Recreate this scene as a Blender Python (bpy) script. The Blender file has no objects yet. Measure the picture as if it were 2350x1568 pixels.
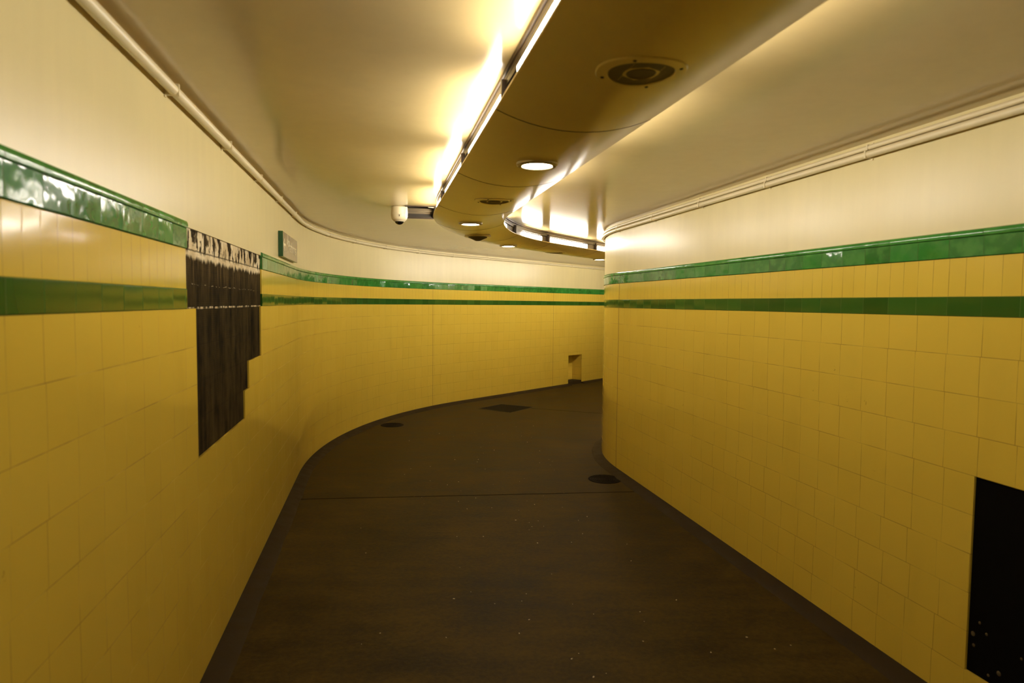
import bpy, bmesh, math, random
from mathutils import Vector, Matrix, noise as mnoise

random.seed(7)
SC = bpy.context.scene
COL = SC.collection

# ------------------------------------------------------------------ camera
EYE = 1.5582; PITCH = 0.0585; ROLL = 0.0099; FPX = 1505.3
cam_d = bpy.data.cameras.new('camera'); cam = bpy.data.objects.new('camera', cam_d); COL.objects.link(cam)
cam_d.sensor_width = 36.0; cam_d.lens = FPX / 2350 * 36.0
cam_d.clip_start = 0.02; cam_d.clip_end = 100
c, s = math.cos(PITCH), math.sin(PITCH); cr, sr = math.cos(ROLL), math.sin(ROLL)
r0 = Vector((1, 0, 0)); u0 = Vector((0, s, c)); fw = Vector((0, c, -s))
rt = r0 * cr + u0 * sr; up = u0 * cr - r0 * sr
cam.matrix_world = Matrix(((rt.x, up.x, -fw.x, 0), (rt.y, up.y, -fw.y, 0), (rt.z, up.z, -fw.z, EYE), (0, 0, 0, 1)))
cam_d.dof.use_dof = True; cam_d.dof.focus_distance = 6.0; cam_d.dof.aperture_fstop = 3.2
SC.camera = cam

# ------------------------------------------------------------------ world + exposure
w = bpy.data.worlds.new('world'); SC.world = w; w.use_nodes = True
w.node_tree.nodes['Background'].inputs[0].default_value = (0.0, 0.0, 0.0, 1)
w.node_tree.nodes['Background'].inputs[1].default_value = 0.0
SC.view_settings.view_transform = 'Standard'; SC.view_settings.look = 'None'
SC.view_settings.exposure = 0.0; SC.view_settings.gamma = 1.0; SC.view_settings.use_curve_mapping = False
SC.cycles.max_bounces = 12; SC.cycles.diffuse_bounces = 8; SC.cycles.glossy_bounces = 4
SC.cycles.sample_clamp_indirect = 6.0; SC.cycles.adaptive_threshold = 0.02

STRIP_E = 43.0       # fluorescent diffusers
DOWN_E = 125.0        # round downlights
LIGHT = (1.0, 0.92, 0.82)

# ------------------------------------------------------------------ paths (plan curves)
class Path:
    """arc-length curve: start point, heading (from +Y towards +X), [(length, curvature)]"""
    def __init__(self, p, h, segs):
        self.segs = []
        s = 0.0; x, y = p
        for L, k in segs:
            self.segs.append((s, L, k, x, y, h))
            x, y, h = self._adv(x, y, h, k, L); s += L
        self.len = s
    @staticmethod
    def _adv(x, y, h, k, d):
        if abs(k) < 1e-9:
            return x + math.sin(h) * d, y + math.cos(h) * d, h
        h2 = h + k * d
        return x + (math.cos(h) - math.cos(h2)) / k, y + (math.sin(h2) - math.sin(h)) / k, h2
    def at(self, s, o=0.0):
        seg = self.segs[0]
        for q in self.segs:
            if s >= q[0] - 1e-9: seg = q
        x, y, h = self._adv(seg[3], seg[4], seg[5], seg[2], s - seg[0])
        return x + math.cos(h) * o, y - math.sin(h) * o, h
    def steps(self, a, b, dl=0.30, da=0.10):
        pts = [a]
        for (s0, L, k, *_r) in self.segs:
            lo, hi = max(a, s0), min(b, s0 + L)
            if s0 + L >= self.len - 1e-6: hi = b
            if hi <= lo + 1e-6: continue
            n = max(1, int(math.ceil((hi - lo) / (dl if abs(k) < 1e-9 else da))))
            pts += [lo + (hi - lo) * i / n for i in range(1, n + 1)]
        out = [pts[0]]
        for p in pts[1:]:
            if p > out[-1] + 1e-5: out.append(p)
        return out

H1L, H2 = -0.1988, math.radians(39.0)
T0 = 6.0                                    # metres of tunnel behind the camera
def left_pt(t): return (-0.738 + math.sin(H1L) * t, math.cos(H1L) * t)
TL = 5.95
PL = Path(left_pt(-T0), H1L, [(TL + T0, 0), (5.5 * (H2 - H1L), 1 / 5.5), (9.0, 0)])
H1R = -0.2041
def right_pt(t): return (2.286 + math.sin(H1R) * t, math.cos(H1R) * t)
TR = 6.17 / math.cos(H1R)
PR = Path(right_pt(-T0), H1R, [(TR + T0, 0), (2.54 * (H2 - H1R), 1 / 2.54), (9.0, 0)])
HD2 = math.radians(33.0)
def duct_pt(t): return (0.206 + math.sin(H1L) * t, 2.27 + math.cos(H1L) * t)
PD = Path(duct_pt(-8.2), H1L, [(2.46 + 8.2, 0), (3.4 * (HD2 - H1L), 1 / 3.4), (4.0, 0), (1.6, (H2 - HD2) / 1.6), (3.0, 0)])
D0 = 8.2                                    # arc length on the duct at its first visible seam
def sL(Y): return Y / math.cos(H1L) + T0    # arc length on the straight part of the left wall
def sR(Y): return Y / math.cos(H1R) + T0
def near_s(path, x, y):
    best = min((((path.at(i * 0.01)[0] - x) ** 2 + (path.at(i * 0.01)[1] - y) ** 2), i * 0.01) for i in range(int(path.len / 0.01)))
    return best[1]

FLOOR_Z = -0.03; CEIL_Z = 2.32
TP = 0.1524
Z1 = 10 * TP; Z2 = Z1 + TP / 2; Z3 = Z2 + TP; Z4 = Z3 + TP / 2; ZC = 1.858

# ------------------------------------------------------------------ object helpers
def link(o, parent=None):
    COL.objects.link(o)
    if parent is not None:
        o.parent = parent
    return o
def wloc(o):
    v = Vector(o.location)
    while o.parent is not None:
        o = o.parent; v += Vector(o.location)
    return v
def mk(name, bm, mat, parent=None, smooth=True, angle=0.6, loc=None, recalc=True):
    """bmesh in world metres -> one mesh object; a child is stored relative to its parent"""
    if recalc: bmesh.ops.recalc_face_normals(bm, faces=bm.faces)
    base = Vector(loc) if loc is not None else (wloc(parent) if parent is not None else Vector((0, 0, 0)))
    if base.length > 0: bmesh.ops.translate(bm, verts=bm.verts, vec=-base)
    if smooth:
        for f in bm.faces: f.smooth = True
        for e in bm.edges:
            if len(e.link_faces) == 2 and e.calc_face_angle(0) > angle: e.smooth = False
    me = bpy.data.meshes.new(name); bm.to_mesh(me); bm.free()
    for m in (mat if isinstance(mat, (list, tuple)) else [mat]): me.materials.append(m)
    o = bpy.data.objects.new(name, me)
    if loc is not None: o.location = base if parent is None else base - wloc(parent)
    return link(o, parent)
def tag(o, label=None, cat=None, group=None, kind=None):
    if label: o['label'] = label
    if cat: o['category'] = cat
    if group: o['group'] = group
    if kind: o['kind'] = kind
    return o
def thing(name, label, cat, loc, rz=0.0, group=None):
    o = bpy.data.objects.new(name, None); o.empty_display_size = 0.1
    o.location = loc; o.rotation_euler = (0, 0, rz); link(o)
    return tag(o, label, cat, group)
def local(name, bm, mat, parent, **k):
    """bmesh already in the parent's local frame"""
    bmesh.ops.recalc_face_normals(bm, faces=bm.faces)
    sm = k.get('smooth', True)
    if sm:
        for f in bm.faces: f.smooth = True
        for e in bm.edges:
            if len(e.link_faces) == 2 and e.calc_face_angle(0) > 0.6: e.smooth = False
    me = bpy.data.meshes.new(name); bm.to_mesh(me); bm.free(); me.materials.append(mat)
    return link(bpy.data.objects.new(name, me), parent)
def copy_tree(o, parent=None):
    q = o.copy(); COL.objects.link(q)
    if parent is not None: q.parent = parent
    for ch in [x for x in SC.objects if x.parent == o]: copy_tree(ch, q)
    return q

def sweep(bm, path, ss, prof, closed=False, caps=True):
    """profile [(offset to the right of travel, z)] carried along the path; UV = (arc length, z)"""
    uvl = bm.loops.layers.uv.verify()
    rows = []
    for s_ in ss:
        row = []
        for o, z in prof:
            x, y, h = path.at(s_, o); row.append(bm.verts.new((x, y, z)))
        rows.append(row)
    n = len(prof)
    for i in range(len(ss) - 1):
        for j in range(n if closed else n - 1):
            k = (j + 1) % n
            f = bm.faces.new((rows[i][j], rows[i + 1][j], rows[i + 1][k], rows[i][k]))
            for lp, (a, b) in zip(f.loops, ((i, j), (i + 1, j), (i + 1, k), (i, k))):
                lp[uvl].uv = (ss[a], prof[b][1])
    if closed and caps:
        for i in (0, len(ss) - 1):
            f = bm.faces.new(rows[i])
            for lp, q in zip(f.loops, prof): lp[uvl].uv = (ss[i] + q[0], q[1])
def fbox(bm, path, s0, s1, o0, o1, z0, z1, da=0.10, b=0.0):
    if b > 0:
        pr = [(o0 + b, z0), (o1 - b, z0), (o1, z0 + b), (o1, z1 - b), (o1 - b, z1), (o0 + b, z1), (o0, z1 - b), (o0, z0 + b)]
    else:
        pr = [(o0, z0), (o1, z0), (o1, z1), (o0, z1)]
    sweep(bm, path, path.steps(s0, s1, 0.5, da), pr, closed=True)
def grid_wall(bm, path, ss, zs, off, skip=None):
    uvl = bm.loops.layers.uv.verify(); V = {}
    def vert(i, j):
        if (i, j) not in V:
            x, y, h = path.at(ss[i], off); V[i, j] = bm.verts.new((x, y, zs[j]))
        return V[i, j]
    for i in range(len(ss) - 1):
        for j in range(len(zs) - 1):
            if skip and skip((ss[i] + ss[i + 1]) / 2, (zs[j] + zs[j + 1]) / 2): continue
            f = bm.faces.new((vert(i, j), vert(i + 1, j), vert(i + 1, j + 1), vert(i, j + 1)))
            for lp, (a, b_) in zip(f.loops, ((i, j), (i + 1, j), (i + 1, j + 1), (i, j + 1))):
                lp[uvl].uv = (ss[a], zs[b_])
def box(bm, cx, cy, cz, sx, sy, sz, M=None):
    g = bmesh.ops.create_cube(bm, size=1.0)
    bmesh.ops.scale(bm, verts=g['verts'], vec=(sx, sy, sz)); bmesh.ops.translate(bm, verts=g['verts'], vec=(cx, cy, cz))
    if M is not None: bmesh.ops.transform(bm, matrix=M, verts=g['verts'])
    return g['verts']
def lathe(bm, prof, n=40, cx=0, cy=0):
    """profile [(radius, z)] turned about z"""
    rings = []
    for r, z in prof:
        if r < 1e-6: rings.append([bm.verts.new((cx, cy, z))])
        else: rings.append([bm.verts.new((cx + r * math.cos(2 * math.pi * i / n), cy + r * math.sin(2 * math.pi * i / n), z)) for i in range(n)])
    for a, b in zip(rings, rings[1:]):
        if len(a) == 1 and len(b) == 1: continue
        for i in range(n):
            k = (i + 1) % n
            if len(a) == 1: bm.faces.new((a[0], b[i], b[k]))
            elif len(b) == 1: bm.faces.new((a[i], b[0], a[k]))
            else: bm.faces.new((a[i], b[i], b[k], a[k]))
def tube(bm, pts, r, n=10):
    pts = [Vector(p) for p in pts]; rings = []
    for i, p in enumerate(pts):
        d = (pts[min(i + 1, len(pts) - 1)] - pts[max(i - 1, 0)]).normalized()
        a = d.cross(Vector((0, 0, 1)))
        a = a.normalized() if a.length > 1e-4 else Vector((1, 0, 0))
        b = a.cross(d)
        rings.append([bm.verts.new(p + r * (math.cos(2 * math.pi * k / n) * a + math.sin(2 * math.pi * k / n) * b)) for k in range(n)])
    for a, b in zip(rings, rings[1:]):
        for k in range(n): bm.faces.new((a[k], b[k], b[(k + 1) % n], a[(k + 1) % n]))
    bm.faces.new(rings[0]); bm.faces.new(rings[-1])

# ------------------------------------------------------------------ materials
class NT:
    def __init__(self, name):
        self.m = bpy.data.materials.new(name); self.m.use_nodes = True
        self.t = self.m.node_tree; self.b = self.t.nodes['Principled BSDF']
    def n(self, typ, **kw):
        q = self.t.nodes.new(typ)
        for k, v in kw.items(): setattr(q, k, v)
        return q
    def put(self, sock, v):
        if isinstance(v, bpy.types.NodeSocket): self.t.links.new(v, sock)
        elif isinstance(v, (tuple, list)) and len(v) == 3 and sock.type == 'RGBA': sock.default_value = (*v, 1)
        else: sock.default_value = v
    def math(self, op, a, b=0.0, c=0.0, clamp=False):
        q = self.n('ShaderNodeMath', operation=op, use_clamp=clamp)
        self.put(q.inputs[0], a); self.put(q.inputs[1], b); self.put(q.inputs[2], c)
        return q.outputs[0]
    def ramp(self, v, a, b, lo=0.0, hi=1.0):
        q = self.n('ShaderNodeMapRange', interpolation_type='SMOOTHSTEP')
        for i, x in enumerate((v, a, b, lo, hi)): self.put(q.inputs[i], x)
        return q.outputs[0]
    def mix(self, f, a, b, blend='MIX'):
        q = self.n('ShaderNodeMix', data_type='RGBA', blend_type=blend)
        self.put(q.inputs[0], f); self.put(q.inputs[6], a); self.put(q.inputs[7], b)
        return q.outputs[2]
    def noise(self, vec, scale, detail=3.0, rough=0.55, dist=0.0):
        q = self.n('ShaderNodeTexNoise'); self.put(q.inputs['Vector'], vec)
        q.inputs['Scale'].default_value = scale; q.inputs['Detail'].default_value = detail
        q.inputs['Roughness'].default_value = rough; q.inputs['Distortion'].default_value = dist
        return q.outputs[0]
    def comb(self, x, y, z=0.0):
        q = self.n('ShaderNodeCombineXYZ')
        for i, v in enumerate((x, y, z)): self.put(q.inputs[i], v)
        return q.outputs[0]
    def sep(self, v):
        q = self.n('ShaderNodeSeparateXYZ'); self.put(q.inputs[0], v); return q.outputs
    def white(self, v):
        q = self.n('ShaderNodeTexWhiteNoise', noise_dimensions='2D'); self.put(q.inputs['Vector'], v)
        return self.sep(q.outputs['Color'])
    def uv(self): return self.n('ShaderNodeUVMap').outputs[0]
    def obj(self): return self.n('ShaderNodeTexCoord').outputs['Object']
    def pos(self): return self.n('ShaderNodeNewGeometry').outputs['Position']
    def bump(self, h, dist=1.0, strength=1.0):
        q = self.n('ShaderNodeBump'); q.inputs['Strength'].default_value = strength
        q.inputs['Distance'].default_value = dist; self.put(q.inputs['Height'], h)
        self.t.links.new(q.outputs[0], self.b.inputs['Normal'])
    def set(self, **kw):
        for k, v in kw.items(): self.put(self.b.inputs[k.replace('_', ' ')], v)
        return self.m

def plain(name, col, rough=0.5, metal=0.0, var=0.08, scale=20.0, bump=0.0):
    N = NT(name); p = N.obj(); f = N.noise(p, scale, 4)
    lo = tuple(x * (1 - var) for x in col); hi = tuple(min(1, x * (1 + var)) for x in col)
    N.set(Base_Color=N.mix(f, lo, hi), Roughness=N.ramp(f, 0.2, 0.8, rough * 0.85, min(1, rough * 1.15)), Metallic=metal)
    if bump: N.bump(f, bump)
    return N.m
def emit(name, col, e):
    N = NT(name); N.set(Base_Color=(0.8, 0.8, 0.8), Roughness=0.4, Emission_Color=col, Emission_Strength=e)
    return N.m
def paint(name, col, rough, wave, wave_scale, stain=0.06, fine=0.00003):
    """semi-gloss enamel over rendered masonry: faint streaks, broad undulation"""
    N = NT(name); p = N.pos()
    a = N.noise(p, 1.3, 4, 0.6); b = N.noise(p, 45.0, 3)
    x, y, z = N.sep(p)
    st = N.noise(N.comb(N.math('MULTIPLY', x, 14.0), N.math('MULTIPLY', y, 14.0), N.math('MULTIPLY', z, 1.5)), 1.0, 3)
    f = N.math('ADD', N.math('MULTIPLY', a, 0.6), N.math('MULTIPLY', st, 0.4))
    lo = tuple(q * (1 - stain) for q in col); hi = tuple(min(1, q * (1 + stain)) for q in col)
    N.set(Base_Color=N.mix(N.ramp(f, 0.3, 0.7), lo, hi), Roughness=rough)
    h = N.math('ADD', N.math('MULTIPLY', N.noise(p, wave_scale, 2), wave), N.math('MULTIPLY', b, fine))
    N.bump(h)
    return N.m
def tile(name, c1, c2, wd, ht, v0, u0=0.0, grout=(0.15, 0.085, 0.008), gmix=0.72, slope=0.0022, wave=0.0004,
         wscale=7.0, rough=0.12, glaze=None, gw=0.0014):
    N = NT(name); u, v, _z = N.sep(N.uv())
    vv = N.math('DIVIDE', N.math('SUBTRACT', v, v0), ht)
    row = N.math('FLOOR', vv); fy = N.math('FRACT', vv)
    jr = N.white(N.comb(row, 3.7))[0]
    uu = N.math('ADD', N.math('DIVIDE', N.math('SUBTRACT', u, u0), wd), N.math('MULTIPLY', N.math('SUBTRACT', jr, 0.5), 0.16))
    wob = N.noise(N.comb(u, v), 1.7, 1)
    uu = N.math('ADD', uu, N.math('MULTIPLY', wob, 0.10))
    co = N.math('FLOOR', uu); fx = N.math('FRACT', uu)
    R = N.white(N.comb(co, row))
    ex = N.math('MULTIPLY', N.math('MINIMUM', fx, N.math('SUBTRACT', 1.0, fx)), wd)
    ey = N.math('MULTIPLY', N.math('MINIMUM', fy, N.math('SUBTRACT', 1.0, fy)), ht)
    ed = N.math('MINIMUM', ex, ey)
    g = N.ramp(ed, gw * 0.45, gw * 1.25, 1.0, 0.0)
    gv = N.noise(N.comb(u, v), 5.0, 3)
    g2 = N.math('MULTIPLY', g, N.ramp(gv, 0.3, 0.62, 0.25, 1.0))
    base = N.mix(R[0], c1, c2)
    nz = N.noise(N.comb(N.math('ADD', u, N.math('MULTIPLY', R[1], 9.0)), v), 16.0, 3)
    if glaze is not None:
        base = N.mix(N.math('MULTIPLY', N.ramp(nz, 0.42, 0.66), 0.6), base, glaze)
    dirt = N.noise(N.comb(N.math('MULTIPLY', u, 3.0), v), 1.4, 4)
    base = N.mix(N.math('MULTIPLY', N.ramp(dirt, 0.5, 0.8), 0.08), base, grout)
    # small crazing nicks in the glaze
    vo = N.n('ShaderNodeTexVoronoi'); N.put(vo.inputs['Vector'], N.comb(u, N.math('MULTIPLY', v, 0.6))); vo.inputs['Scale'].default_value = 6.5
    nick = N.math('MULTIPLY', N.ramp(vo.outputs['Distance'], 0.035, 0.07, 1.0, 0.0), N.ramp(N.noise(N.comb(u, v), 90.0, 1), 0.55, 0.62))
    base = N.mix(N.math('MULTIPLY', nick, 0.45), base, grout)
    base = N.mix(N.math('MULTIPLY', g2, gmix), base, grout)
    N.set(Base_Color=base, Roughness=N.ramp(g, 0.0, 1.0, rough, 0.9), Specular_IOR_Level=N.ramp(g, 0.0, 1.0, 0.5, 0.05))
    tilt = N.math('ADD', N.math('MULTIPLY', N.math('MULTIPLY', N.math('SUBTRACT', R[0], 0.5), fx), wd * slope * 2),
                  N.math('MULTIPLY', N.math('MULTIPLY', N.math('SUBTRACT', R[2], 0.5), fy), ht * slope * 2))
    wv = N.noise(N.comb(N.math('ADD', u, N.math('MULTIPLY', R[1], 5.0)), v), wscale, 2)
    h = N.math('ADD', N.math('ADD', tilt, N.math('MULTIPLY', wv, wave)), N.math('MULTIPLY', N.ramp(ed, 0.0, 0.004), 0.00006))
    N.bump(h)
    return N.m

YEL1 = (0.675, 0.482, 0.058); YEL2 = (0.690, 0.496, 0.063)
GRN1 = (0.020, 0.125, 0.017); GRN2 = (0.032, 0.195, 0.028)
M_CEIL = paint('ceiling enamel', (0.585, 0.46, 0.22), 0.15, 0.0006, 2.2, 0.03)
M_WALL = paint('upper wall enamel', (0.69, 0.59, 0.285), 0.30, 0.0010, 3.0, 0.04, 0.00001)
M_DUCT = paint('duct enamel', (0.76, 0.605, 0.25), 0.20, 0.0004, 2.0, 0.02)
M_TILE = tile('yellow square tiles', YEL1, YEL2, TP, TP, 0.0, u0=sL(2.632))
M_TILER = tile('yellow square tiles right', YEL1, YEL2, TP, TP, 0.0, u0=sR(2.475))
M_NARROW = tile('yellow narrow tiles', YEL1, YEL2, TP / 2, TP, Z2, u0=sL(2.632))
M_GREEN = tile('green band tiles', (0.018, 0.072, 0.008), (0.030, 0.105, 0.013), TP, TP / 2, Z1, u0=sL(2.632), grout=(0.10, 0.16, 0.03), gmix=0.6, slope=0.012,
               wave=0.0004, rough=0.10, gw=0.0016)
M_GREENU = tile('green glazed tiles', GRN1, GRN2, TP, TP / 2, Z3, u0=sL(2.632), grout=(0.06, 0.10, 0.02), gmix=0.8, slope=0.04,
                wave=0.0034, wscale=9.0, rough=0.10, glaze=(0.06, 0.25, 0.042), gw=0.0016)
M_CAP = tile('green capping tiles', (0.03, 0.18, 0.025), (0.05, 0.23, 0.038), TP, 1.0, 1.2, u0=sL(2.632), grout=(0.05, 0.09, 0.02), gmix=0.8,
             slope=0.03, wave=0.0020, wscale=9.0, rough=0.12, glaze=(0.08, 0.28, 0.055), gw=0.0016)
M_PIPE = plain('painted conduit', (0.72, 0.62, 0.36), 0.35, 0, 0.05)
M_KERB = plain('kerb screed', (0.034, 0.0225, 0.009), 0.7, 0, 0.4, 9.0, 0.004)
M_DARK = plain('dark metal', (0.020, 0.014, 0.008), 0.45, 0.2, 0.2)
M_BLACK = plain('gap black', (0.004, 0.003, 0.002), 1.0); M_BLACK.node_tree.nodes['Principled BSDF'].inputs['Specular IOR Level'].default_value = 0.05
M_RAIL = plain('brown fitting rail', (0.055, 0.033, 0.015), 0.45, 0.3, 0.2)
M_SEAM = plain('panel seam', (0.035, 0.022, 0.006), 0.7, 0, 0.2)
M_SPINE = plain('duct spine', (0.22, 0.16, 0.09), 0.5, 0.3, 0.2)
M_TUBE = emit('fluorescent diffuser', LIGHT, STRIP_E)
M_TUBE_DIM = emit('dimmed fluorescent diffuser', LIGHT, STRIP_E * 0.72)  # same lamp, dimmed nearest the viewer to keep the near walls darker
M_TUBE_BOOST = emit('boosted fluorescent diffuser', LIGHT, STRIP_E * 2.2)  # same lamp, boosted on hidden strips to brighten the far wall
M_LENS = emit('downlight lens', LIGHT, DOWN_E)
M_RING = plain('downlight ring', (0.45, 0.37, 0.20), 0.3, 0.3, 0.05)
M_GRILLE = plain('speaker grille', (0.13, 0.095, 0.04), 0.6, 0.0, 0.35, 120.0, 0.002)
M_CAMW = plain('camera shell', (0.72, 0.62, 0.38), 0.35, 0, 0.03)
M_GLASS = plain('smoked dome', (0.008, 0.007, 0.006), 0.05, 0, 0.0)
M_SIGN = plain('sign grey', (0.33, 0.258, 0.145), 0.25, 0, 0.005, 3.0)
M_SIGNG = plain('sign green', (0.010, 0.075, 0.020), 0.35, 0, 0.05)
M_SIGNW = plain('sign lettering', (0.80, 0.70, 0.42), 0.4, 0, 0.02)
M_IRON = plain('cast iron', (0.009, 0.006, 0.0025), 0.85, 0.0, 0.4, 60.0, 0.002)
for _m in (M_IRON, M_KERB): _m.node_tree.nodes['Principled BSDF'].inputs['Specular IOR Level'].default_value = 0.12
M_JOINT = plain('movement joint', (0.10, 0.060, 0.010), 0.8)
M_GRIT = plain('pale grit', (0.45, 0.38, 0.22), 0.4, 0, 0.1)
M_REST = plain('dark ceiling void', (0.03, 0.021, 0.009), 0.6, 0, 0.4, 12.0)

def perforated():
    N = NT('perforated plate'); u, v, _ = N.sep(N.uv())
    fx = N.math('SUBTRACT', N.math('FRACT', N.math('MULTIPLY', u, 110.0)), 0.5)
    fy = N.math('SUBTRACT', N.math('FRACT', N.math('MULTIPLY', v, 110.0)), 0.5)
    d = N.math('SQRT', N.math('ADD', N.math('MULTIPLY', fx, fx), N.math('MULTIPLY', fy, fy)))
    N.set(Base_Color=N.mix(N.ramp(d, 0.22, 0.30, 1.0, 0.0), (0.055, 0.038, 0.018), (0.012, 0.008, 0.003)), Roughness=0.4, Metallic=0.4)
    return N.m
M_PERF = perforated()

def floor_mat():
    N = NT('dark floor screed'); p = N.pos()
    a = N.noise(p, 1.6, 6, 0.62, 0.4); b = N.noise(p, 38.0, 4, 0.7); x, y, z = N.sep(p)
    st = N.noise(N.comb(N.math('MULTIPLY', x, 1.6), N.math('MULTIPLY', y, 7.0), 0.0), 1.0, 5, 0.65)
    f = N.math('ADD', N.math('MULTIPLY', a, 0.38), N.math('ADD', N.math('MULTIPLY', b, 0.32), N.math('MULTIPLY', st, 0.3)))
    N.set(Base_Color=N.mix(N.ramp(f, 0.32, 0.68), (0.0145, 0.0088, 0.0018), (0.078, 0.051, 0.0120)),
          Roughness=N.ramp(f, 0.3, 0.7, 0.5, 0.7), Specular_IOR_Level=0.09)
    N.bump(N.math('ADD', N.math('MULTIPLY', b, 0.0016), N.math('MULTIPLY', a, 0.004)))
    return N.m
M_FLOOR = floor_mat()

def bare_mat():
    """combed dark adhesive where tiles have come away, cream plaster left along the top"""
    N = NT('combed dark backing'); u, v, _ = N.sep(N.uv())
    U = lambda k: N.math('MULTIPLY', u, k)
    rib = N.noise(N.comb(U(13.0), N.math('MULTIPLY', v, 1.2), 0.0), 1.0, 4, 0.6)
    blot = N.noise(N.comb(U(9.0), N.math('MULTIPLY', v, 6.0), 2.0), 1.0, 5, 0.65)
    wv = N.math('SINE', N.math('MULTIPLY', v, 700.0))
    f = N.math('ADD', N.math('MULTIPLY', rib, 0.55), N.math('MULTIPLY', blot, 0.45))
    base = N.mix(N.ramp(f, 0.36, 0.64), (0.007, 0.0044, 0.0012), (0.052, 0.035, 0.0105))
    col = N.math('FRACT', N.math('DIVIDE', N.math('SUBTRACT', u, sL(2.632)), TP))
    rowf = N.math('FRACT', N.math('DIVIDE', v, TP))
    ln = N.math('MAXIMUM', N.ramp(col, 0.03, 0.06, 1.0, 0.0), N.ramp(rowf, 0.03, 0.06, 1.0, 0.0))
    base = N.mix(N.math('MULTIPLY', ln, 0.25), base, (0.012, 0.008, 0.004))
    dust = N.math('MULTIPLY', N.ramp(N.noise(N.comb(U(30.0), N.math('MULTIPLY', v, 2.2), 11.0), 1.0, 5, 0.65), 0.46, 0.68), N.math('MULTIPLY', N.ramp(v, 1.56, 1.70), 0.55))
    base = N.mix(dust, base, (0.17, 0.115, 0.042))
    # plaster remnants: solid above the ragged line, pitted with dark vertical gouges
    rag = N.noise(N.comb(U(22.0), N.math('MULTIPLY', v, 4.0), 5.0), 1.0, 6, 0.7)
    line = N.math('ADD', 1.672, N.math('MULTIPLY', rag, 0.10))
    above = N.ramp(N.math('SUBTRACT', v, line), -0.006, 0.010)
    pit = N.noise(N.comb(U(19.0), N.math('MULTIPLY', v, 9.0), 8.0), 1.0, 5, 0.62)
    inpit = N.math('MULTIPLY', N.ramp(pit, 0.50, 0.54), N.math('MULTIPLY', N.ramp(v, 1.735, 1.76), N.ramp(v, 1.835, 1.85, 1.0, 0.2)))
    cream = N.mix(N.ramp(blot, 0.35, 0.65), (0.58, 0.46, 0.25), (0.80, 0.70, 0.46))
    m = N.math('MULTIPLY', above, N.math('SUBTRACT', 1.0, inpit))
    crack = N.ramp(N.math('ABSOLUTE', N.math('SUBTRACT', v, N.math('ADD', Z3 - 0.004, N.math('MULTIPLY', rag, 0.012)))), 0.0015, 0.004, 1.0, 0.0)
    m = N.math('MULTIPLY', m, N.math('SUBTRACT', 1.0, N.math('MULTIPLY', crack, 0.7)))
    ridge = N.ramp(N.math('ABSOLUTE', N.math('SUBTRACT', v, N.math('ADD', Z1 - 0.005, N.math('MULTIPLY', blot, 0.012)))), 0.003, 0.006, 1.0, 0.0)
    ridge = N.math('MULTIPLY', ridge, N.ramp(rag, 0.46, 0.54))
    m = N.math('MAXIMUM', m, ridge)
    sc = N.ramp(N.math('ABSOLUTE', N.math('SUBTRACT', v, N.math('ADD', 1.605, N.math('MULTIPLY', blot, 0.03)))), 0.0008, 0.0022, 1.0, 0.0)
    m = N.math('MAXIMUM', m, N.math('MULTIPLY', N.math('MULTIPLY', sc, N.ramp(pit, 0.52, 0.58)), 0.5))
    N.set(Base_Color=N.mix(m, base, cream), Roughness=0.85, Specular_IOR_Level=0.06)
    N.bump(N.math('ADD', N.math('MULTIPLY', rib, 0.004), N.math('ADD', N.math('MULTIPLY', m, 0.004), N.math('MULTIPLY', wv, 0.00012))))
    return N.m
M_BARE = bare_mat()

# ------------------------------------------------------------------ room shell
def struct(o): o['kind'] = 'structure'; return o

# holes in the left wall: the stepped bare patch and the niche at the far end
pS = [sL(2.500), sL(2.632), sL(3.552), sL(3.674), sL(4.040), sL(4.100)]
patch_cells = [  # (s0, s1, z0, z1)
    (sL(2.505), sL(4.100), Z1, ZC),
    (sL(2.632), sL(3.555), 6 * TP, Z1),
    (sL(3.555), sL(3.672), 7 * TP, Z1),
    (sL(3.672), sL(4.060), 8 * TP, Z1)]
nS0 = near_s(PL, 1.112, 12.709); nS1 = near_s(PL, 1.389, 13.087); NZ = 0.55
# hole in the right wall
hS0, hS1, HZ0, HZ1 = sR(1.90), sR(2.475), TP, 6 * TP
def in_patch(s_, z): return any(a < s_ < b and c_ < z < d for a, b, c_, d in patch_cells)
def in_niche(s_, z): return nS0 < s_ < nS1 and z < NZ
def in_hole(s_, z): return hS0 < s_ < hS1 and HZ0 < z < HZ1

def merge(base, extra):
    out = sorted(base + extra); r = [out[0]]
    for q in out[1:]:
        if q - r[-1] > 2e-3: r.append(q)
        elif q in extra: r[-1] = q
    return r
LEND = PL.len; REND = PR.len
ssL = merge(PL.steps(0, LEND, 0.30, 0.10), [q for c4 in patch_cells for q in c4[:2]] + [nS0, nS1])
ssR = merge(PR.steps(0, REND, 0.30, 0.08), [hS0, hS1])

def skin(name, path, ss, zs, o_face, o_back, skip, mat, parent):
    """tile skin with true thickness, so every hole shows its cut edge"""
    bm = bmesh.new()
    grid_wall(bm, path, ss, zs, o_face, skip)
    r = bmesh.ops.extrude_face_region(bm, geom=list(bm.faces))
    vs = [g for g in r['geom'] if isinstance(g, bmesh.types.BMVert)]
    # move the extruded copy back along the local wall normal
    for v in vs:
        key = (round(v.co.x, 5), round(v.co.y, 5))
        x, y = OFFS[id(path), key]
        v.co.x, v.co.y = x, y
    return mk(name, bm, mat, parent)
OFFS = {}
def prep(path, ss, o_face, o_back):
    for s_ in ss:
        x, y, h = path.at(s_, o_face); v = Vector((x, y, 0))
        bx, by, h = path.at(s_, o_back)
        OFFS[id(path), (round(v.x, 5), round(v.y, 5))] = (bx, by)

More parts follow.
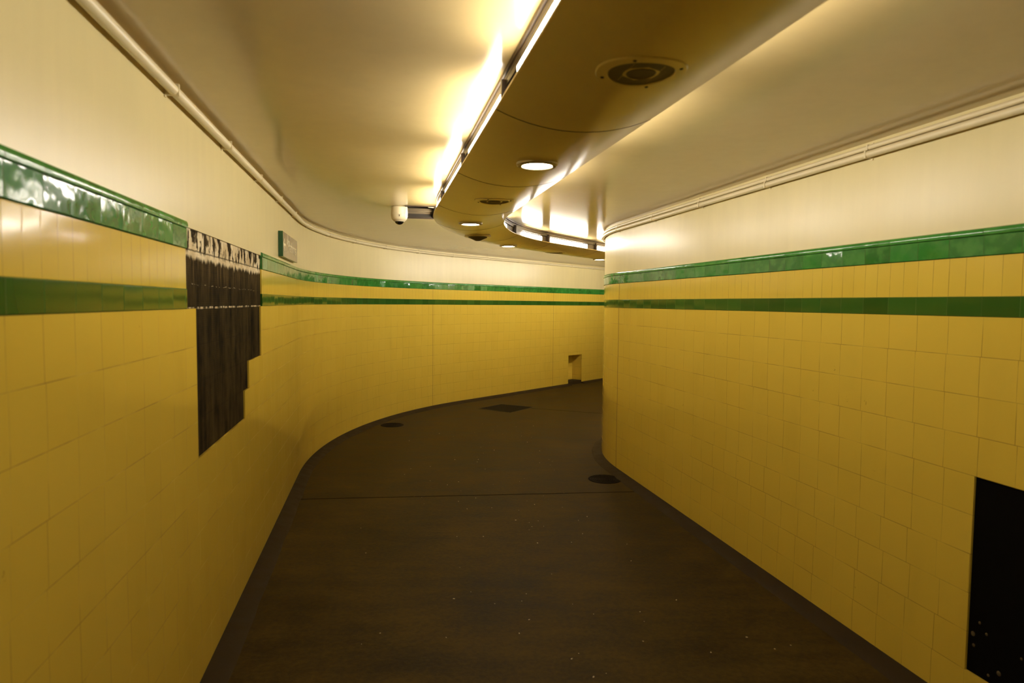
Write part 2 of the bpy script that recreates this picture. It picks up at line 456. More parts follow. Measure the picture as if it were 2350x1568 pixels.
def tiled_wall(side):
    path, ss = (PL, ssL) if side == 'left' else (PR, ssR)
    q = 1.0 if side == 'left' else -1.0                 # inward
    sk = (lambda a, z: in_patch(a, z) or in_niche(a, z)) if side == 'left' else in_hole
    # masonry with the painted upper zone
    bm = bmesh.new()
    zs = [FLOOR_Z - 0.05, 0.0] + ([NZ] if side == 'left' else []) + [ZC - 0.02]
    grid_wall(bm, path, ss, zs, -0.014 * q, (lambda a, z: in_niche(a, z)) if side == 'left' else None)
    zz = [ZC - 0.02, ZC, 2.0, 2.15, CEIL_Z]
    bm2 = bmesh.new()
    sweep(bm, path, ss, [(-0.014 * q, ZC - 0.02), (-0.002 * q, ZC - 0.02), (-0.002 * q, 2.1), (-0.002 * q, CEIL_Z + 0.004)])
    bm2.free()
    bmesh.ops.remove_doubles(bm, verts=bm.verts, dist=1e-5)
    wall = struct(mk('wall_' + side, bm, M_WALL, None, recalc=True))
    # tile skins
    zt = sorted(set([0.0, Z1] + [k * TP for k in range(1, 10)] + ([NZ] if side == 'left' else [])))
    prep(path, ss, 0.0, -0.012 * q)
    skin('tile_field', path, ss, zt, 0.0, -0.012 * q, sk, M_TILE if side == 'left' else M_TILER, wall)
    skin('tile_frieze', path, ss, [Z2, Z3], 0.0, -0.012 * q, sk, M_NARROW, wall)
    return wall
wall_l = tiled_wall('left'); wall_r = tiled_wall('right')

def band(name, path, ranges, q, prof, mat):
    bm = bmesh.new()
    for a, b in ranges:
        sweep(bm, path, path.steps(a, b, 0.30, 0.08), [(o * q, z) for o, z in prof], closed=True)
    return struct(mk(name, bm, mat))
p0, p1 = patch_cells[0][0], patch_cells[0][1]
low = [(-0.012, Z1), (0.001, Z1), (0.003, Z1 + 0.002), (0.003, Z2 - 0.002), (0.001, Z2), (-0.012, Z2)]
upp = [(-0.012, Z3), (0.003, Z3), (0.006, Z3 + 0.003), (0.006, Z4 - 0.002), (0.004, Z4), (-0.012, Z4)]
capp = [(-0.012, Z4), (0.005, Z4), (0.010, Z4 + 0.003), (0.011, Z4 + 0.010), (0.010, ZC - 0.010), (0.006, ZC - 0.003), (-0.003, ZC + 0.001), (-0.012, ZC)]
for nm, path, rg, q in (('left', PL, [(0, p0), (p1, LEND)], 1), ('right', PR, [(0, REND)], -1)):
    i0 = {'left': 1, 'right': 4}[nm]
    band('trim_%d' % i0, path, rg, q, low, M_GREEN)
    band('trim_%d' % (i0 + 1), path, rg, q, upp, M_GREENU)
    band('trim_%d' % (i0 + 2), path, rg, q, capp, M_CAP)
# coved kerb at the floor
kerb = [(-0.010, FLOOR_Z - 0.02), (-0.010, 0.001), (0.012, 0.000), (0.055, -0.012), (0.090, -0.022), (0.104, FLOOR_Z - 0.003), (0.104, FLOOR_Z - 0.02)]
bm = bmesh.new()
sweep(bm, PL, PL.steps(0, nS0, 0.15, 0.10), kerb, closed=True); sweep(bm, PL, PL.steps(nS1, LEND, 0.3, 0.1), kerb, closed=True)
def rough_edge(bm, a):
    for v in bm.verts:
        if v.co.z < -0.02: 
            d = mnoise.noise(v.co * 6.0) * a; v.co.x += d; v.co.y += d * 0.3
rough_edge(bm, 0.008)
struct(mk('baseboard_left', bm, M_KERB))
bm = bmesh.new(); sweep(bm, PR, PR.steps(0, REND, 0.15, 0.08), [(-o, z) for o, z in kerb], closed=True); rough_edge(bm, 0.008)
struct(mk('baseboard_right', bm, M_KERB))

# floor and ceiling sheets bridged between the two wall lines
def sheet(z, dl):
    bm = bmesh.new(); rows = []
    for k in range(3):
        a = PL.segs[k]; b = PR.segs[k]; n = (40, 24, 20)[k]
        for i in range(n + (1 if k == 2 else 0)):
            f = i / n
            x0, y0, _h = PL.at(a[0] + a[1] * f, -0.05); x1, y1, _h = PR.at(b[0] + b[1] * f, 0.05)
            rows.append([bm.verts.new((x0 + (x1 - x0) * j / 8, y0 + (y1 - y0) * j / 8, z)) for j in range(9)])
    for r, q in zip(rows, rows[1:]):
        for j in range(8): bm.faces.new((r[j], r[j + 1], q[j + 1], q[j]))
    return bm
floor = struct(mk('floor', sheet(FLOOR_Z, 0), M_FLOOR))
# ceiling with the open service hatch cut through
A_ = Vector((-0.1564, 0.9877, 0)); B_ = Vector((0.9877, 0.1564, 0)); HC = Vector((-0.845, 5.24, CEIL_Z)); HLEN, HWID = 0.72, 0.235
bm = sheet(CEIL_Z, 0)
for pt, no in ((HC, A_), (HC + A_ * HLEN, A_), (HC, B_), (HC + B_ * HWID, B_)):
    near = [f for f in bm.faces if (f.calc_center_median() - HC).length < 1.6]
    es = list({e for f in near for e in f.edges}); vs = list({v for f in near for v in f.verts})
    bmesh.ops.bisect_plane(bm, geom=near + es + vs, plane_co=pt, plane_no=no, dist=1e-5)
kill = []
for f in bm.faces:
    d = f.calc_center_median() - HC
    if 0 < d.dot(A_) < HLEN and 0 < d.dot(B_) < HWID: kill.append(f)
bmesh.ops.delete(bm, geom=kill, context='FACES')
ceiling = struct(mk('ceiling', bm, M_CEIL, smooth=False))
# closing walls far out of sight, behind the camera and round the bend
for nm, i in (('wall_back', 0), ('wall_front', 1)):
    bm = bmesh.new()
    a = PL.at(0 if i == 0 else LEND, -0.05); b = PR.at(0 if i == 0 else REND, 0.05)
    v = [bm.verts.new((a[0], a[1], FLOOR_Z)), bm.verts.new((b[0], b[1], FLOOR_Z)), bm.verts.new((b[0], b[1], CEIL_Z)), bm.verts.new((a[0], a[1], CEIL_Z))]
    bm.faces.new(v); struct(mk(nm, bm, M_WALL))
# floor joints
def strip(bm, a, b, wd, z0, z1):
    a = Vector(a); b = Vector(b); d = (b - a).normalized(); n = Vector((-d.y, d.x)) * wd / 2
    lo = [a + n, b + n, b - n, a - n]
    vs = [bm.verts.new((p.x, p.y, z0)) for p in lo] + [bm.verts.new((p.x, p.y, z1)) for p in lo]
    for q in ((0, 1, 2, 3), (4, 5, 6, 7), (0, 1, 5, 4), (1, 2, 6, 5), (2, 3, 7, 6), (3, 0, 4, 7)): bm.faces.new([vs[i] for i in q])
for a, b, wd in (((-1.70, 5.176), (1.048, 5.481), 0.010), ((0.30, 9.86), (1.70, 9.29), 0.012)):
    bm = bmesh.new(); strip(bm, a, b, wd, FLOOR_Z - 0.004, FLOOR_Z + 0.0012); mk('floor_joint', bm, M_BLACK, floor)
# movement joints down the tiled walls
def wjoint(path, s_, q, parent):
    bm = bmesh.new(); fbox(bm, path, s_ - 0.0022, s_ + 0.0022, -0.004 * q, 0.0008 * q, 0.0, Z1); mk('movement_joint', bm, M_JOINT, parent)
    bm = bmesh.new(); fbox(bm, path, s_ - 0.0018, s_ + 0.0018, -0.004 * q, 0.0008 * q, Z2, Z3); mk('movement_joint', bm, M_JOINT, parent)
wjoint(PL, near_s(PL, -1.055, 9.75), 1, wall_l); wjoint(PL, near_s(PL, 0.729, 12.35), 1, wall_l); wjoint(PR, sR(6.19), -1, wall_r)
# niche at the far end of the left wall
bm = bmesh.new(); ns = PL.steps(nS0, nS1, 0.1, 0.1); ND = -0.22
sweep(bm, PL, ns, [(-0.014, NZ), (ND, NZ), (ND, 0.03), (-0.0, 0.03), (0.0, FLOOR_Z - 0.02)])
for s_ in (nS0, nS1):
    uvl = bm.loops.layers.uv.verify()
    pts = [PL.at(s_, 0.0), PL.at(s_, ND)]
    vs = [bm.verts.new((pts[0][0], pts[0][1], FLOOR_Z)), bm.verts.new((pts[1][0], pts[1][1], FLOOR_Z)), bm.verts.new((pts[1][0], pts[1][1], NZ)), bm.verts.new((pts[0][0], pts[0][1], NZ))]
    f = bm.faces.new(vs)
    for lp, q in zip(f.loops, ((0, 0), (ND, 0), (ND, NZ), (0, NZ))): lp[uvl].uv = (s_ + q[0], q[1])
niche = mk('niche', bm, M_TILE, wall_l, recalc=False)
bm = bmesh.new(); fbox(bm, PL, nS0 + 0.002, nS1 - 0.002, ND + 0.002, 0.004, FLOOR_Z - 0.01, 0.034); mk('niche_sill', bm, M_KERB, wall_l)

# ------------------------------------------------------------------ bare patches in the tiling
bm = bmesh.new()
for a, b, z0, z1 in patch_cells:
    bs = bmesh.new()
    ss_ = [a + 0.0005, b - 0.0005]
    sweep(bm, PL, ss_, [(-0.0135, z0 + 0.0005), (-0.008, z0 + 0.0005), (-0.008, z1 - 0.0005), (-0.0135, z1 - 0.0005)], closed=True)
    bs.free()
o = mk('bare_wall_patch', bm, M_BARE, smooth=False)
tag(o, 'tall stepped patch of dark combed backing where tiles are missing from the left wall', 'wall patch')
bm = bmesh.new()
sweep(bm, PR, [hS0 + 0.0005, hS1 - 0.0005], [(0.0135, HZ0 + 0.0005), (0.0085, HZ0 + 0.0005), (0.0085, HZ1 - 0.0005), (0.0135, HZ1 - 0.0005)], closed=True)
hole = mk('bare_wall_patch', bm, M_BLACK, smooth=False)
tag(hole, 'black rectangular patch without tiles low in the right wall at the photo edge', 'wall patch')
bm = bmesh.new(); rnd = random.Random(3)
dabs = [(2.455, 0.305, .010), (2.45, 0.262, .007), (2.43, 0.36, .006), (2.40, 0.33, .006), (2.345, 0.21, .010), (2.385, .18, .006)]
for Y, z, r_ in dabs + [(2.27 - rnd.random() * 0.33, 0.17 + rnd.random() ** 2 * 0.2, 0.004 + 0.005 * rnd.random()) for _ in range(4)]:
    x, y, h = PR.at(sR(Y), 0.0088)
    g = bmesh.ops.create_icosphere(bm, subdivisions=2, radius=1.0)
    M = Matrix.Translation((x, y, z)) @ Matrix.Rotation(-h, 4, 'Z') @ Matrix.Diagonal((0.0025, r_ * 0.9, r_, 1))
    bmesh.ops.transform(bm, matrix=M, verts=g['verts'])
tag(mk('mortar_dab', bm, plain('mortar dab', (0.10, 0.068, 0.022), 0.8, 0, 0.6, 40.0), hole), 'crumbs of pale mortar stuck to the black', kind='stuff')

# ------------------------------------------------------------------ conduits along the tops of the walls
def conduit(path, q, a, b, label, clips):
    x, y, h = path.at(a); t = thing('conduit', label, 'pipe', (x, y, 2.24))
    ss = path.steps(a, b, 0.4, 0.08)
    def circ(o, z, r, n=12): return [(q * (o + r * math.cos(2 * math.pi * k / n)), z + r * math.sin(2 * math.pi * k / n)) for k in range(n)]
    if q > 0:      # left wall: one stout pipe
        bm = bmesh.new(); sweep(bm, path, ss, circ(0.027, 2.280, 0.0185), closed=True); mk('pipe', bm, M_PIPE, t, angle=1.2)
    else:          # right wall: a pipe with a thinner cable above it
        bm = bmesh.new(); sweep(bm, path, ss, circ(0.024, 2.256, 0.0165), closed=True); mk('pipe', bm, M_PIPE, t, angle=1.2)
        bm = bmesh.new(); sweep(bm, path, ss, circ(0.020, 2.288, 0.0115), closed=True); mk('cable', bm, M_PIPE, t, angle=1.2)
    for s_ in clips:
        bm = bmesh.new()
        fbox(bm, path, s_ - 0.006, s_ + 0.006, q * -0.003, q * 0.003, 2.230 if q < 0 else 2.254, 2.310)
        if q > 0:
            fbox(bm, path, s_ - 0.005, s_ + 0.005, 0.0, 0.0465, 2.2605, 2.3005)
        else:
            fbox(bm, path, s_ - 0.005, s_ + 0.005, q * 0.0, q * 0.0415, 2.2385, 2.2735)
            fbox(bm, path, s_ - 0.005, s_ + 0.005, q * 0.0, q * 0.0325, 2.2755, 2.3005)
        mk('clip', bm, M_PIPE, t)
    return t
cl = [sL(2.30) + 0.82 * i for i in range(-3, 16)]
conduit(PL, 1, 0.0, LEND, 'single pale painted pipe clipped along the top of the curving left wall', [q for q in cl if q < LEND - .2])
cl = [sR(1.5) + 0.80 * i for i in range(-2, 9)]
conduit(PR, -1, 0.0, REND, 'pale painted pipe and cable clipped along the top of the right wall', cl)

# ------------------------------------------------------------------ ceiling duct
seams = [-7.7, -6.6, -5.5, -4.4, -3.3, -2.2, -1.1, 0.0, 1.09, 2.2, 3.15, 4.10, 5.05, 6.2, 7.3, 8.4, 9.5, 10.6, 11.7, 12.8]
HW, ZE, ZB = 0.273, 2.200, 2.142
def arc_prof(hw, ze, zb, n=14):
    R = (hw * hw + (ze - zb) ** 2) / (2 * (ze - zb)); zc = zb + R; a = math.asin(hw / R)
    return [(R * math.sin(-a + 2 * a * i / n), zc - R * math.cos(-a + 2 * a * i / n)) for i in range(n + 1)]
px, py, _h = PD.at(D0)
duct = thing('ceiling_duct', 'long round-bellied cream duct running along the ceiling and bending right', 'duct', (px, py, ZB))
outer = arc_prof(HW, ZE, ZB); inner = [(o * 0.985, z + 0.006) for o, z in reversed(outer)]
pan = [(-HW, ZE + 0.006)] + outer + [(HW, ZE + 0.006), (HW - 0.005, ZE + 0.006)] + inner + [(-HW + 0.005, ZE + 0.006)]
for a, b in zip(seams, seams[1:]):
    bm = bmesh.new(); sweep(bm, PD, PD.steps(D0 + a + 0.001, D0 + b - 0.001, 0.3, 0.06), pan, closed=True)
    mk('panel', bm, M_DUCT, duct, angle=0.9)
sa, sb = D0 + seams[0], D0 + seams[-1]
bm = bmesh.new(); fbox(bm, PD, sa, sb, -0.200, 0.200, 2.186, CEIL_Z - 0.0005, da=0.06); mk('spine', bm, M_SPINE, duct)
seam_pr = [(o, z - 0.0006) for o, z in outer] + [(o, z + 0.002) for o, z in reversed(outer)]
for a in seams[4:]:
    bm = bmesh.new(); sweep(bm, PD, [D0 + a - 0.0032, D0 + a + 0.0032], seam_pr, closed=True); mk('seam', bm, M_SEAM, duct, angle=0.9)
for q in (-1, 1):
    for z0, z1, o0, o1 in ((2.306, 2.3190, 0.212, 0.250), (2.291, 2.302, 0.205, 0.2445)):
        bm = bmesh.new(); fbox(bm, PD, sa, sb, q * o0, q * o1, z0, z1, da=0.06); mk('side_rail', bm, M_RAIL, duct)
for q in (-1, 1):
    for a in seams[5:15]:
        bm = bmesh.new(); fbox(bm, PD, D0 + a - 0.024, D0 + a - 0.004, q * 0.200, q * 0.258, 2.2005, 2.2905); mk('divider', bm, M_RAIL, duct)

# ------------------------------------------------------------------ strip lights in the duct's side channels
def strip_light(k, q, label, group):
    a, b = D0 + seams[k], D0 + seams[k + 1]; L = b - a
    l0, l1 = a + 0.03, a + L * 0.78
    if q > 0 and k == 11: l0, l1 = a + 0.27, a + L * 0.80
    if q > 0 and k == 10: l0, l1 = a + 0.12, a + L * 0.55
    x, y, h = PD.at((l0 + l1) / 2, q * 0.22)
    t = thing('strip_light', label, 'light', (x, y, 2.205), 0.0, group)
    # perforated front with a long window, the glowing diffuser just proud of it
    bm = bmesh.new(); fbox(bm, PD, a + 0.002, b - 0.0265, q * 0.2005, q * 0.206, 2.2035, 2.290, da=0.06)
    fbox(bm, PD, a + 0.002, b - 0.0265, q * 0.240, q * 0.2435, 2.270, 2.2902, da=0.06)
    mk('backplate', bm, M_PERF, t)
    bm = bmesh.new(); z0, z1 = 2.2075, (2.258 if q > 0 and k > 9 else 2.266)
    ss = PD.steps(l0, l1, 0.15, 0.05)
    pr = [(q * 0.208, z0), (q * 0.244, z0), (q * 0.252, z0 + 0.008), (q * 0.252, z1 - 0.008), (q * 0.244, z1), (q * 0.208, z1)]
    sweep(bm, PD, ss, pr, closed=True)
    mk('diffuser', bm, M_TUBE_DIM if k < 7 else (M_TUBE_BOOST if k > 11 and (q < 0 or k > 13) else M_TUBE), t)
    if l1 + 0.03 < b - 0.03:
        bm = bmesh.new(); fbox(bm, PD, l1 + 0.012, b - 0.028, q * 0.2085, q * 0.236, 2.206, 2.266); mk('gear_box', bm, M_RAIL, t)
    if l0 - a > 0.1:
        bm = bmesh.new(); fbox(bm, PD, a + 0.004, l0 - 0.012, q * 0.2085, q * 0.236, 2.206, 2.266); mk('gear_box', bm, M_RAIL, t)
    return t
GL = 'strip lights in the duct sides'  # strips behind the viewer and the farthest ones are unseen, added for light
LEFT = {5: 'unseen strip light added on the left side of the duct just behind the viewer',
        6: 'nearest glowing strip light on the left side of the duct, at the top photo edge',
        7: 'glowing strip light on the left side of the duct, second from the viewer',
        8: 'glowing strip light on the left side of the duct, third from the viewer',
        9: 'glowing strip light on the left duct side, just before the camera dome',
        10: 'strip light hidden on the outer side of the duct bend, above the second downlight', 11: 'strip light hidden on the outer side of the duct bend, above the dark speaker cone',
        12: 'strip light hidden on the outer side of the duct beyond the bend', 13: 'strip light hidden on the outer duct side level with the right wall corner',
        14: 'strip light hidden on the outer duct side past the corner', 15: 'strip light hidden on the outer duct side well past the corner', 16: 'second farthest strip light hidden on the outer duct side', 17: 'farthest strip light hidden on the outer duct side'}
RIGHT = {5: 'unseen strip light added on the right side of the duct just behind the viewer',
        6: 'strip light on the right duct side beside the nearest speaker',
        7: 'strip light on the right duct side beside the nearest downlight',
        8: 'strip light on the right duct side beside the second speaker',
        9: 'strip light hidden on the right side of the duct before its bend',
        10: 'glowing strip light where the duct begins to bend, seen edge-on on its inner side',
        11: 'short glowing strip light on the inner side of the duct bend',
        12: 'long glowing strip light on the inner side of the duct beyond the bend',
        13: 'glowing strip light partly hidden behind the right wall corner',
        14: 'strip light on the inner duct side hidden past the right wall corner', 15: 'strip light on the inner duct side well past the corner', 16: 'second farthest strip light, unseen and added on the inner duct side', 17: 'farthest strip light, unseen and added on the inner duct side round the bend'}
for k, lb in LEFT.items(): strip_light(k, -1, lb, GL)
for k, lb in RIGHT.items(): strip_light(k, 1, lb, GL)

# ------------------------------------------------------------------ downlights and speakers under the duct
def at_duct(s_): 
    x, y, h = PD.at(D0 + s_); return (x, y, ZB), -h
def hug(bm, k=1.0):
    for v in bm.verts: v.co.z += k * v.co.x ** 2 / (2 * 0.67)
    return bm
def make_downlight():
    t = thing('downlight', 'downlight', 'light', (0, 0, 0))
    bm = bmesh.new(); lathe(bm, [(0.063, 0.010), (0.063, -0.006), (0.067, -0.009), (0.080, -0.009), (0.087, -0.004), (0.089, 0.012)]); local('trim_ring', bm, M_RING, t)
    bm = bmesh.new(); lathe(bm, [(0.0, -0.007), (0.045, -0.0065), (0.0625, -0.003), (0.0625, 0.008)]); local('lens', bm, M_LENS, t)
    return t
def make_speaker():
    t = thing('ceiling_speaker', 'speaker', 'speaker', (0, 0, 0))
    bm = bmesh.new(); lathe(bm, [(0.084, 0.016), (0.084, -0.002), (0.086, -0.0035), (0.113, -0.0035), (0.116, -0.001), (0.116, 0.018)], 48); local('trim_plate', hug(bm), M_DUCT, t)
    bm = bmesh.new(); lathe(bm, [(0.0, 0.0), (0.015, 0.0), (0.030, 0.0), (0.032, -0.002), (0.036, -0.002), (0.038, 0.0005), (0.048, 0.0), (0.060, 0.0), (0.072, 0.0), (0.083, -0.001), (0.0835, 0.012)], 48); local('grille', hug(bm), M_GRILLE, t)
    for i in range(4):
        a = math.pi / 4 + 0.25 + i * math.pi / 2
        bm = bmesh.new(); lathe(bm, [(0.0, -0.0060), (0.004, -0.0055), (0.006, -0.0015)], 12, 0.100 * math.cos(a), 0.100 * math.sin(a)); local('screw', hug(bm), M_DARK, t)
    return t
mids = lambda k: (seams[k] + seams[k + 1]) / 2
dl = make_downlight(); GD = 'round downlights under the duct'
spots = [(0.545, 'nearest and largest round glowing downlight under the duct'), (mids(9), 'round glowing downlight at the start of the duct bend, below the second speaker'),
         (mids(11), 'small glowing downlight past the duct bend, against the pale ceiling'), (mids(13) + 0.06, 'farthest glowing downlight, beside the right wall corner'),
         (mids(5), 'unseen downlight added under the duct just behind the viewer'), (mids(3), 'unseen downlight added under the duct farthest behind the viewer'), (mids(15), 'unseen downlight added under the duct round the bend')]  # these three downlights are unseen, added to help light the passage
for i, (s_, lb) in enumerate(spots):
    o = dl if i == 0 else copy_tree(dl)
    p, rz = at_duct(s_); o.location = p; o.rotation_euler = (0, 0, rz); tag(o, lb, 'light', GD)
sp = make_speaker(); GS = 'round speakers under the duct'
sps = [(-0.58, 'nearest and largest round speaker grille under the duct, on the dark panel'), (1.60, 'round speaker grille between the two nearest downlights under the duct'),
       (mids(12), 'small speaker grille under the duct below the long strip light')]
for i, (s_, lb) in enumerate(sps):
    o = sp if i == 0 else copy_tree(sp)
    p, rz = at_duct(s_); o.location = p; o.rotation_euler = (0, 0, rz); tag(o, lb, 'speaker', GS)
p, rz = at_duct(mids(10))
t = thing('ceiling_speaker', 'speaker with a dark cone jutting below the duct bend', 'speaker', p, rz, GS)
bm = bmesh.new(); lathe(bm, [(0.085, 0.016), (0.085, -0.005), (0.113, -0.005), (0.116, -0.002), (0.116, 0.018)], 40); local('trim_plate', bm, M_DUCT, t)
bm = bmesh.new(); lathe(bm, [(0.0, -0.040), (0.020, -0.038), (0.072, -0.014), (0.082, -0.010), (0.0845, 0.010)], 40); local('cone', bm, M_GRILLE, t)
for i in range(4):
    a = i * math.pi / 2 + 0.2
    bm = bmesh.new(); lathe(bm, [(0.0, -0.0060), (0.004, -0.0055), (0.006, -0.0015)], 12, 0.100 * math.cos(a), 0.100 * math.sin(a)); local('screw', hug(bm), M_DARK, t)

# ------------------------------------------------------------------ open hatch in the ceiling with cables, and the camera dome
hatch = thing('ceiling_hatch', 'open ceiling hatch with loose pale cables between camera dome and duct', 'hatch', HC)
def hq(a, b, z): return HC + A_ * a + B_ * b + Vector((0, 0, z))
def hbox(bm, a0, a1, b0, b1, z0, z1):
    vs = [bm.verts.new(hq(a, b, z)) for z in (z0, z1) for a, b in ((a0, b0), (a1, b0), (a1, b1), (a0, b1))]
    for q in ((0, 1, 2, 3), (4, 5, 6, 7), (0, 1, 5, 4), (1, 2, 6, 5), (2, 3, 7, 6), (3, 0, 4, 7)): bm.faces.new([vs[i] for i in q])
bm = bmesh.new(); D = 0.12; th = 0.006
hbox(bm, 0.001, HLEN - 0.001, 0.001, HWID - 0.001, D, D + th)
hbox(bm, 0.001, 0.001 + th, 0.001, HWID - 0.001, 0.0, D); hbox(bm, HLEN - 0.001 - th, HLEN - 0.001, 0.001, HWID - 0.001, 0.0, D)
hbox(bm, 0.001, HLEN - 0.001, 0.001, 0.001 + th, 0.0, D); hbox(bm, 0.001, HLEN - 0.001, HWID - 0.001 - th, HWID - 0.001, 0.0, D)
mk('void_box', bm, M_REST, hatch, smooth=False)
bm = bmesh.new()
hbox(bm, -0.012, 0.0, -0.012, HWID + 0.012, -0.006, 0.004); hbox(bm, HLEN, HLEN + 0.014, -0.012, HWID + 0.012, -0.010, 0.004)
hbox(bm, 0.0, HLEN, -0.012, 0.0, -0.006, 0.004); hbox(bm, 0.0, HLEN, HWID, HWID + 0.012, -0.006, 0.004)
mk('frame', bm, M_RAIL, hatch, smooth=False)
for z, r_, mid in ((0.02, 0.008, 0.05), (0.055, 0.007, 0.0)):
    bm = bmesh.new(); tube(bm, [hq(0.10 + 0.3 * z, 0.008, z + 0.01), hq(0.12, 0.06, z), hq(0.14 + mid, 0.12, z + mid), hq(0.16, 0.18, z), hq(0.18, HWID - 0.008, z)], r_); mk('cable', bm, M_PIPE, hatch)
bm = bmesh.new(); hbox(bm, 0.46, 0.50, 0.008, HWID - 0.008, 0.02, 0.045); hbox(bm, 0.60, 0.63, 0.008, HWID - 0.008, 0.02, 0.035); mk('batten', bm, plain('old batten', (0.16, 0.12, 0.06), 0.6), hatch, smooth=False)

cc = thing('security_camera', 'white dome security camera hanging from the ceiling beside the duct', 'security camera', (-0.912, 5.30, CEIL_Z - 0.14))
bm = bmesh.new(); lathe(bm, [(0.0, 0.1395), (0.060, 0.1395), (0.066, 0.134), (0.067, 0.080), (0.066, 0.078), (0.066, 0.076), (0.066, 0.060), (0.060, 0.040), (0.047, 0.026), (0.040, 0.024), (0.0, 0.030)], 40)
local('body', bm, M_CAMW, cc)
bm = bmesh.new(); lathe(bm, [(0.037 * math.cos(a), 0.026 - 0.030 * math.sin(a)) for a in [math.pi / 2 * i / 10 for i in range(10)]] + [(0.0, -0.004)], 32)
local('dome', bm, M_GLASS, cc)
dome_o = [o for o in SC.objects if o.parent == cc and o.name.startswith('dome')][0]; body_o = [o for o in SC.objects if o.parent == cc and o.name.startswith('body')][0]
bm = bmesh.new(); lathe(bm, [(0.0375, 0.020), (0.0415, 0.022), (0.0415, 0.027), (0.0375, 0.026)], 32); local('dome_ring', bm, M_CAMW, dome_o)
bm = bmesh.new(); box(bm, 0.012, -0.0665, 0.062, 0.004, 0.004, 0.014); local('latch', bm, M_DARK, body_o)

# ------------------------------------------------------------------ sign on the left wall
s0, s1 = sL(4.80), sL(5.64); SZ0, SZ1 = 1.884, 2.066
x, y, h = PL.at(s0, 0.0)
sign = thing('direction_sign', 'small grey direction sign with an arrow and pale lettering high on the left wall', 'sign', (x, y, SZ0))
bm = bmesh.new(); fbox(bm, PL, s0 + 0.006, s1, 0.0, 0.030, SZ0, SZ1, b=0.0); mk('panel', bm, M_SIGN, sign, smooth=False)
bm = bmesh.new(); fbox(bm, PL, s0, s0 + 0.006, 0.0, 0.032, SZ0 - 0.001, SZ1 + 0.001, b=0.001); tag(mk('end_cap', bm, M_SIGNG, sign), 'green end cap')
def text_mesh(body, size):
    cu = bpy.data.curves.new('t', 'FONT'); cu.body = body; cu.size = size; cu.extrude = 0.0006
    ob = bpy.data.objects.new('t', cu); COL.objects.link(ob)
    dg = bpy.context.evaluated_depsgraph_get(); me = bpy.data.meshes.new_from_object(ob.evaluated_get(dg))
    COL.objects.unlink(ob); bpy.data.objects.remove(ob)
    bm = bmesh.new(); bm.from_mesh(me); bpy.data.meshes.remove(me)
    return bm
def on_sign(bm, u, z):
    for v in bm.verts:
        X, Y_, h_ = PL.at(s0 + u + v.co.x, 0.0306 + v.co.z); v.co = (X, Y_, SZ0 + z + v.co.y)
    return bm
bm = on_sign(text_mesh('Platforms', 0.125), 0.285, 0.055); tag(mk('lettering', bm, M_SIGNW, sign, smooth=False), 'pale word Platforms')
bm = bmesh.new()
for pts in ([(0.03, 0.09), (0.075, 0.135), (0.093, 0.135), (0.062, 0.099), (0.15, 0.099), (0.15, 0.081), (0.062, 0.081), (0.093, 0.045), (0.075, 0.045)],):
    f = bm.faces.new([bm.verts.new((a, b, 0)) for a, b in pts]); r = bmesh.ops.extrude_face_region(bm, geom=[f])
    for v in r['geom']:
        if isinstance(v, bmesh.types.BMVert): v.co.z += 0.0008
mk('arrow', on_sign(bm, 0, 0), M_SIGNW, sign, smooth=False)
bm = bmesh.new(); f = bm.faces.new([bm.verts.new((a, b, 0)) for a, b in ((0.185, 0.045), (0.203, 0.045), (0.253, 0.145), (0.235, 0.145))])
r = bmesh.ops.extrude_face_region(bm, geom=[f])
for v in r['geom']:
    if isinstance(v, bmesh.types.BMVert): v.co.z += 0.0008
mk('slanted_bar', on_sign(bm, 0, 0), M_SIGNW, sign, smooth=False)

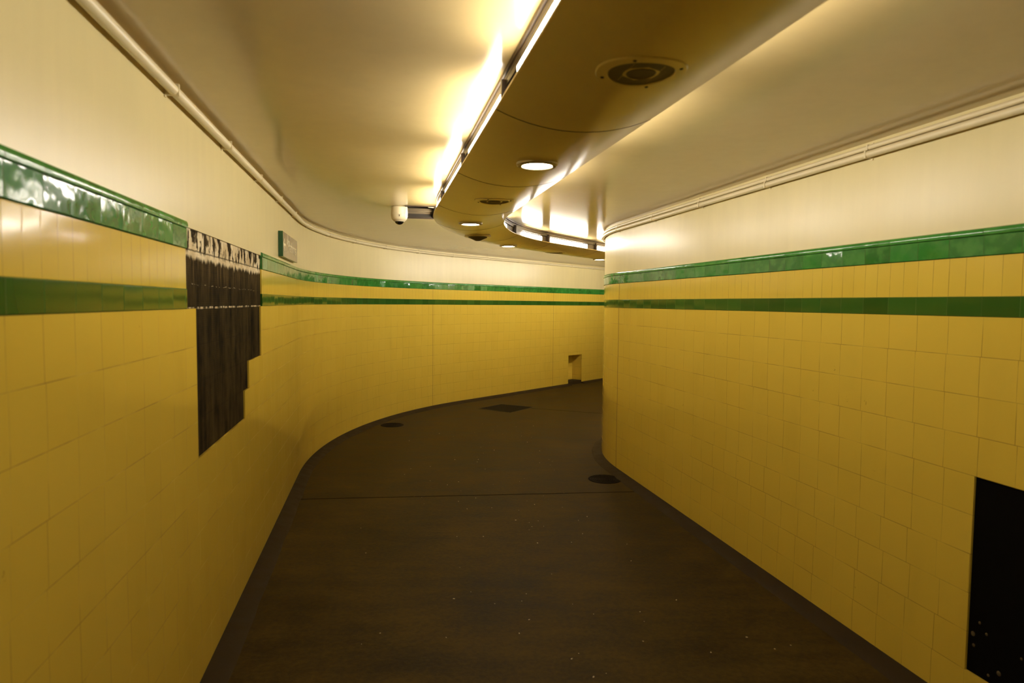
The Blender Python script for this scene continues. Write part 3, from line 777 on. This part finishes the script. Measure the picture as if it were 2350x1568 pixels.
# ------------------------------------------------------------------ covers in the floor
def cover(x, y, r_, label):
    t = thing('drain_cover', label, 'drain cover', (x, y, FLOOR_Z), 0.3, 'round iron covers in the floor')
    bm = bmesh.new(); lathe(bm, [(r_, -0.002), (r_, 0.003), (r_ - 0.004, 0.005), (r_ - 0.016, 0.005), (r_ - 0.018, 0.001)], 48); local('frame', bm, M_IRON, t)
    pr = [(0.0, 0.003)]; k = 0.018
    while k < r_ - 0.03:
        pr += [(k, 0.003), (k + 0.002, 0.0005), (k + 0.007, 0.0005), (k + 0.009, 0.003)]; k += 0.018
    pr += [(r_ - 0.021, 0.003), (r_ - 0.021, -0.002)]
    bm = bmesh.new(); lathe(bm, pr, 48); local('lid', bm, M_IRON, t)
cover(0.855, 5.87, 0.150, 'round dark iron drain cover at the foot of the right wall corner')
cover(-1.536, 8.388, 0.145, 'round dark drain cover by the curving far left wall')
hp = [Vector(q) for q in ((-0.50, 9.78), (-0.161, 10.23), (0.35, 9.96), (-0.01, 9.42))]
ctr = sum(hp, Vector((0, 0))) / 4
t = thing('floor_hatch', 'square dark access cover set in the floor before the far bend', 'hatch', (ctr.x, ctr.y, FLOOR_Z))
def quadbox(bm, ps, z0, z1):
    vs = [bm.verts.new((p.x, p.y, z)) for z in (z0, z1) for p in ps]
    for q in ((0, 1, 2, 3), (4, 5, 6, 7), (0, 1, 5, 4), (1, 2, 6, 5), (2, 3, 7, 6), (3, 0, 4, 7)): bm.faces.new([vs[i] for i in q])
bm = bmesh.new(); quadbox(bm, [ctr + (p - ctr) * 0.97 for p in hp], FLOOR_Z - 0.002, FLOOR_Z + 0.0025); mk('plate', bm, M_IRON, t, smooth=False)
bm = bmesh.new()
for i in range(4):
    a, b = hp[i], hp[(i + 1) % 4]; quadbox(bm, [a, b, ctr + (b - ctr) * 0.975, ctr + (a - ctr) * 0.975], FLOOR_Z - 0.002, FLOOR_Z + 0.004)
mk('frame', bm, plain('worn steel frame', (0.06, 0.042, 0.016), 0.8, 0.0, 0.2), t, smooth=False)

# pale grit caught in the floor
bm = bmesh.new(); rnd = random.Random(11)
for i in range(120):
    f = rnd.random() ** 1.3; y = 2.2 + f * 6.5; cxm = 0.30 - 0.08 * (y - 2.2)
    x = cxm + rnd.gauss(0, 0.55)
    if x < -0.9 - 0.1 * (y - 2.4) or x > 1.45 - 0.16 * (y - 2.4): continue
    r_ = 0.0016 + 0.0026 * rnd.random() ** 2
    g = bmesh.ops.create_icosphere(bm, subdivisions=1, radius=r_)
    bmesh.ops.transform(bm, matrix=Matrix.Translation((x, y, FLOOR_Z + r_ * 0.45)) @ Matrix.Rotation(rnd.random() * 6, 4, 'Z') @ Matrix.Diagonal((1.7, 1, 0.7, 1)), verts=g['verts'])
tag(mk('floor_grit', bm, M_GRIT), 'tiny pale chips of grit scattered over the dark floor', 'grit', kind='stuff')
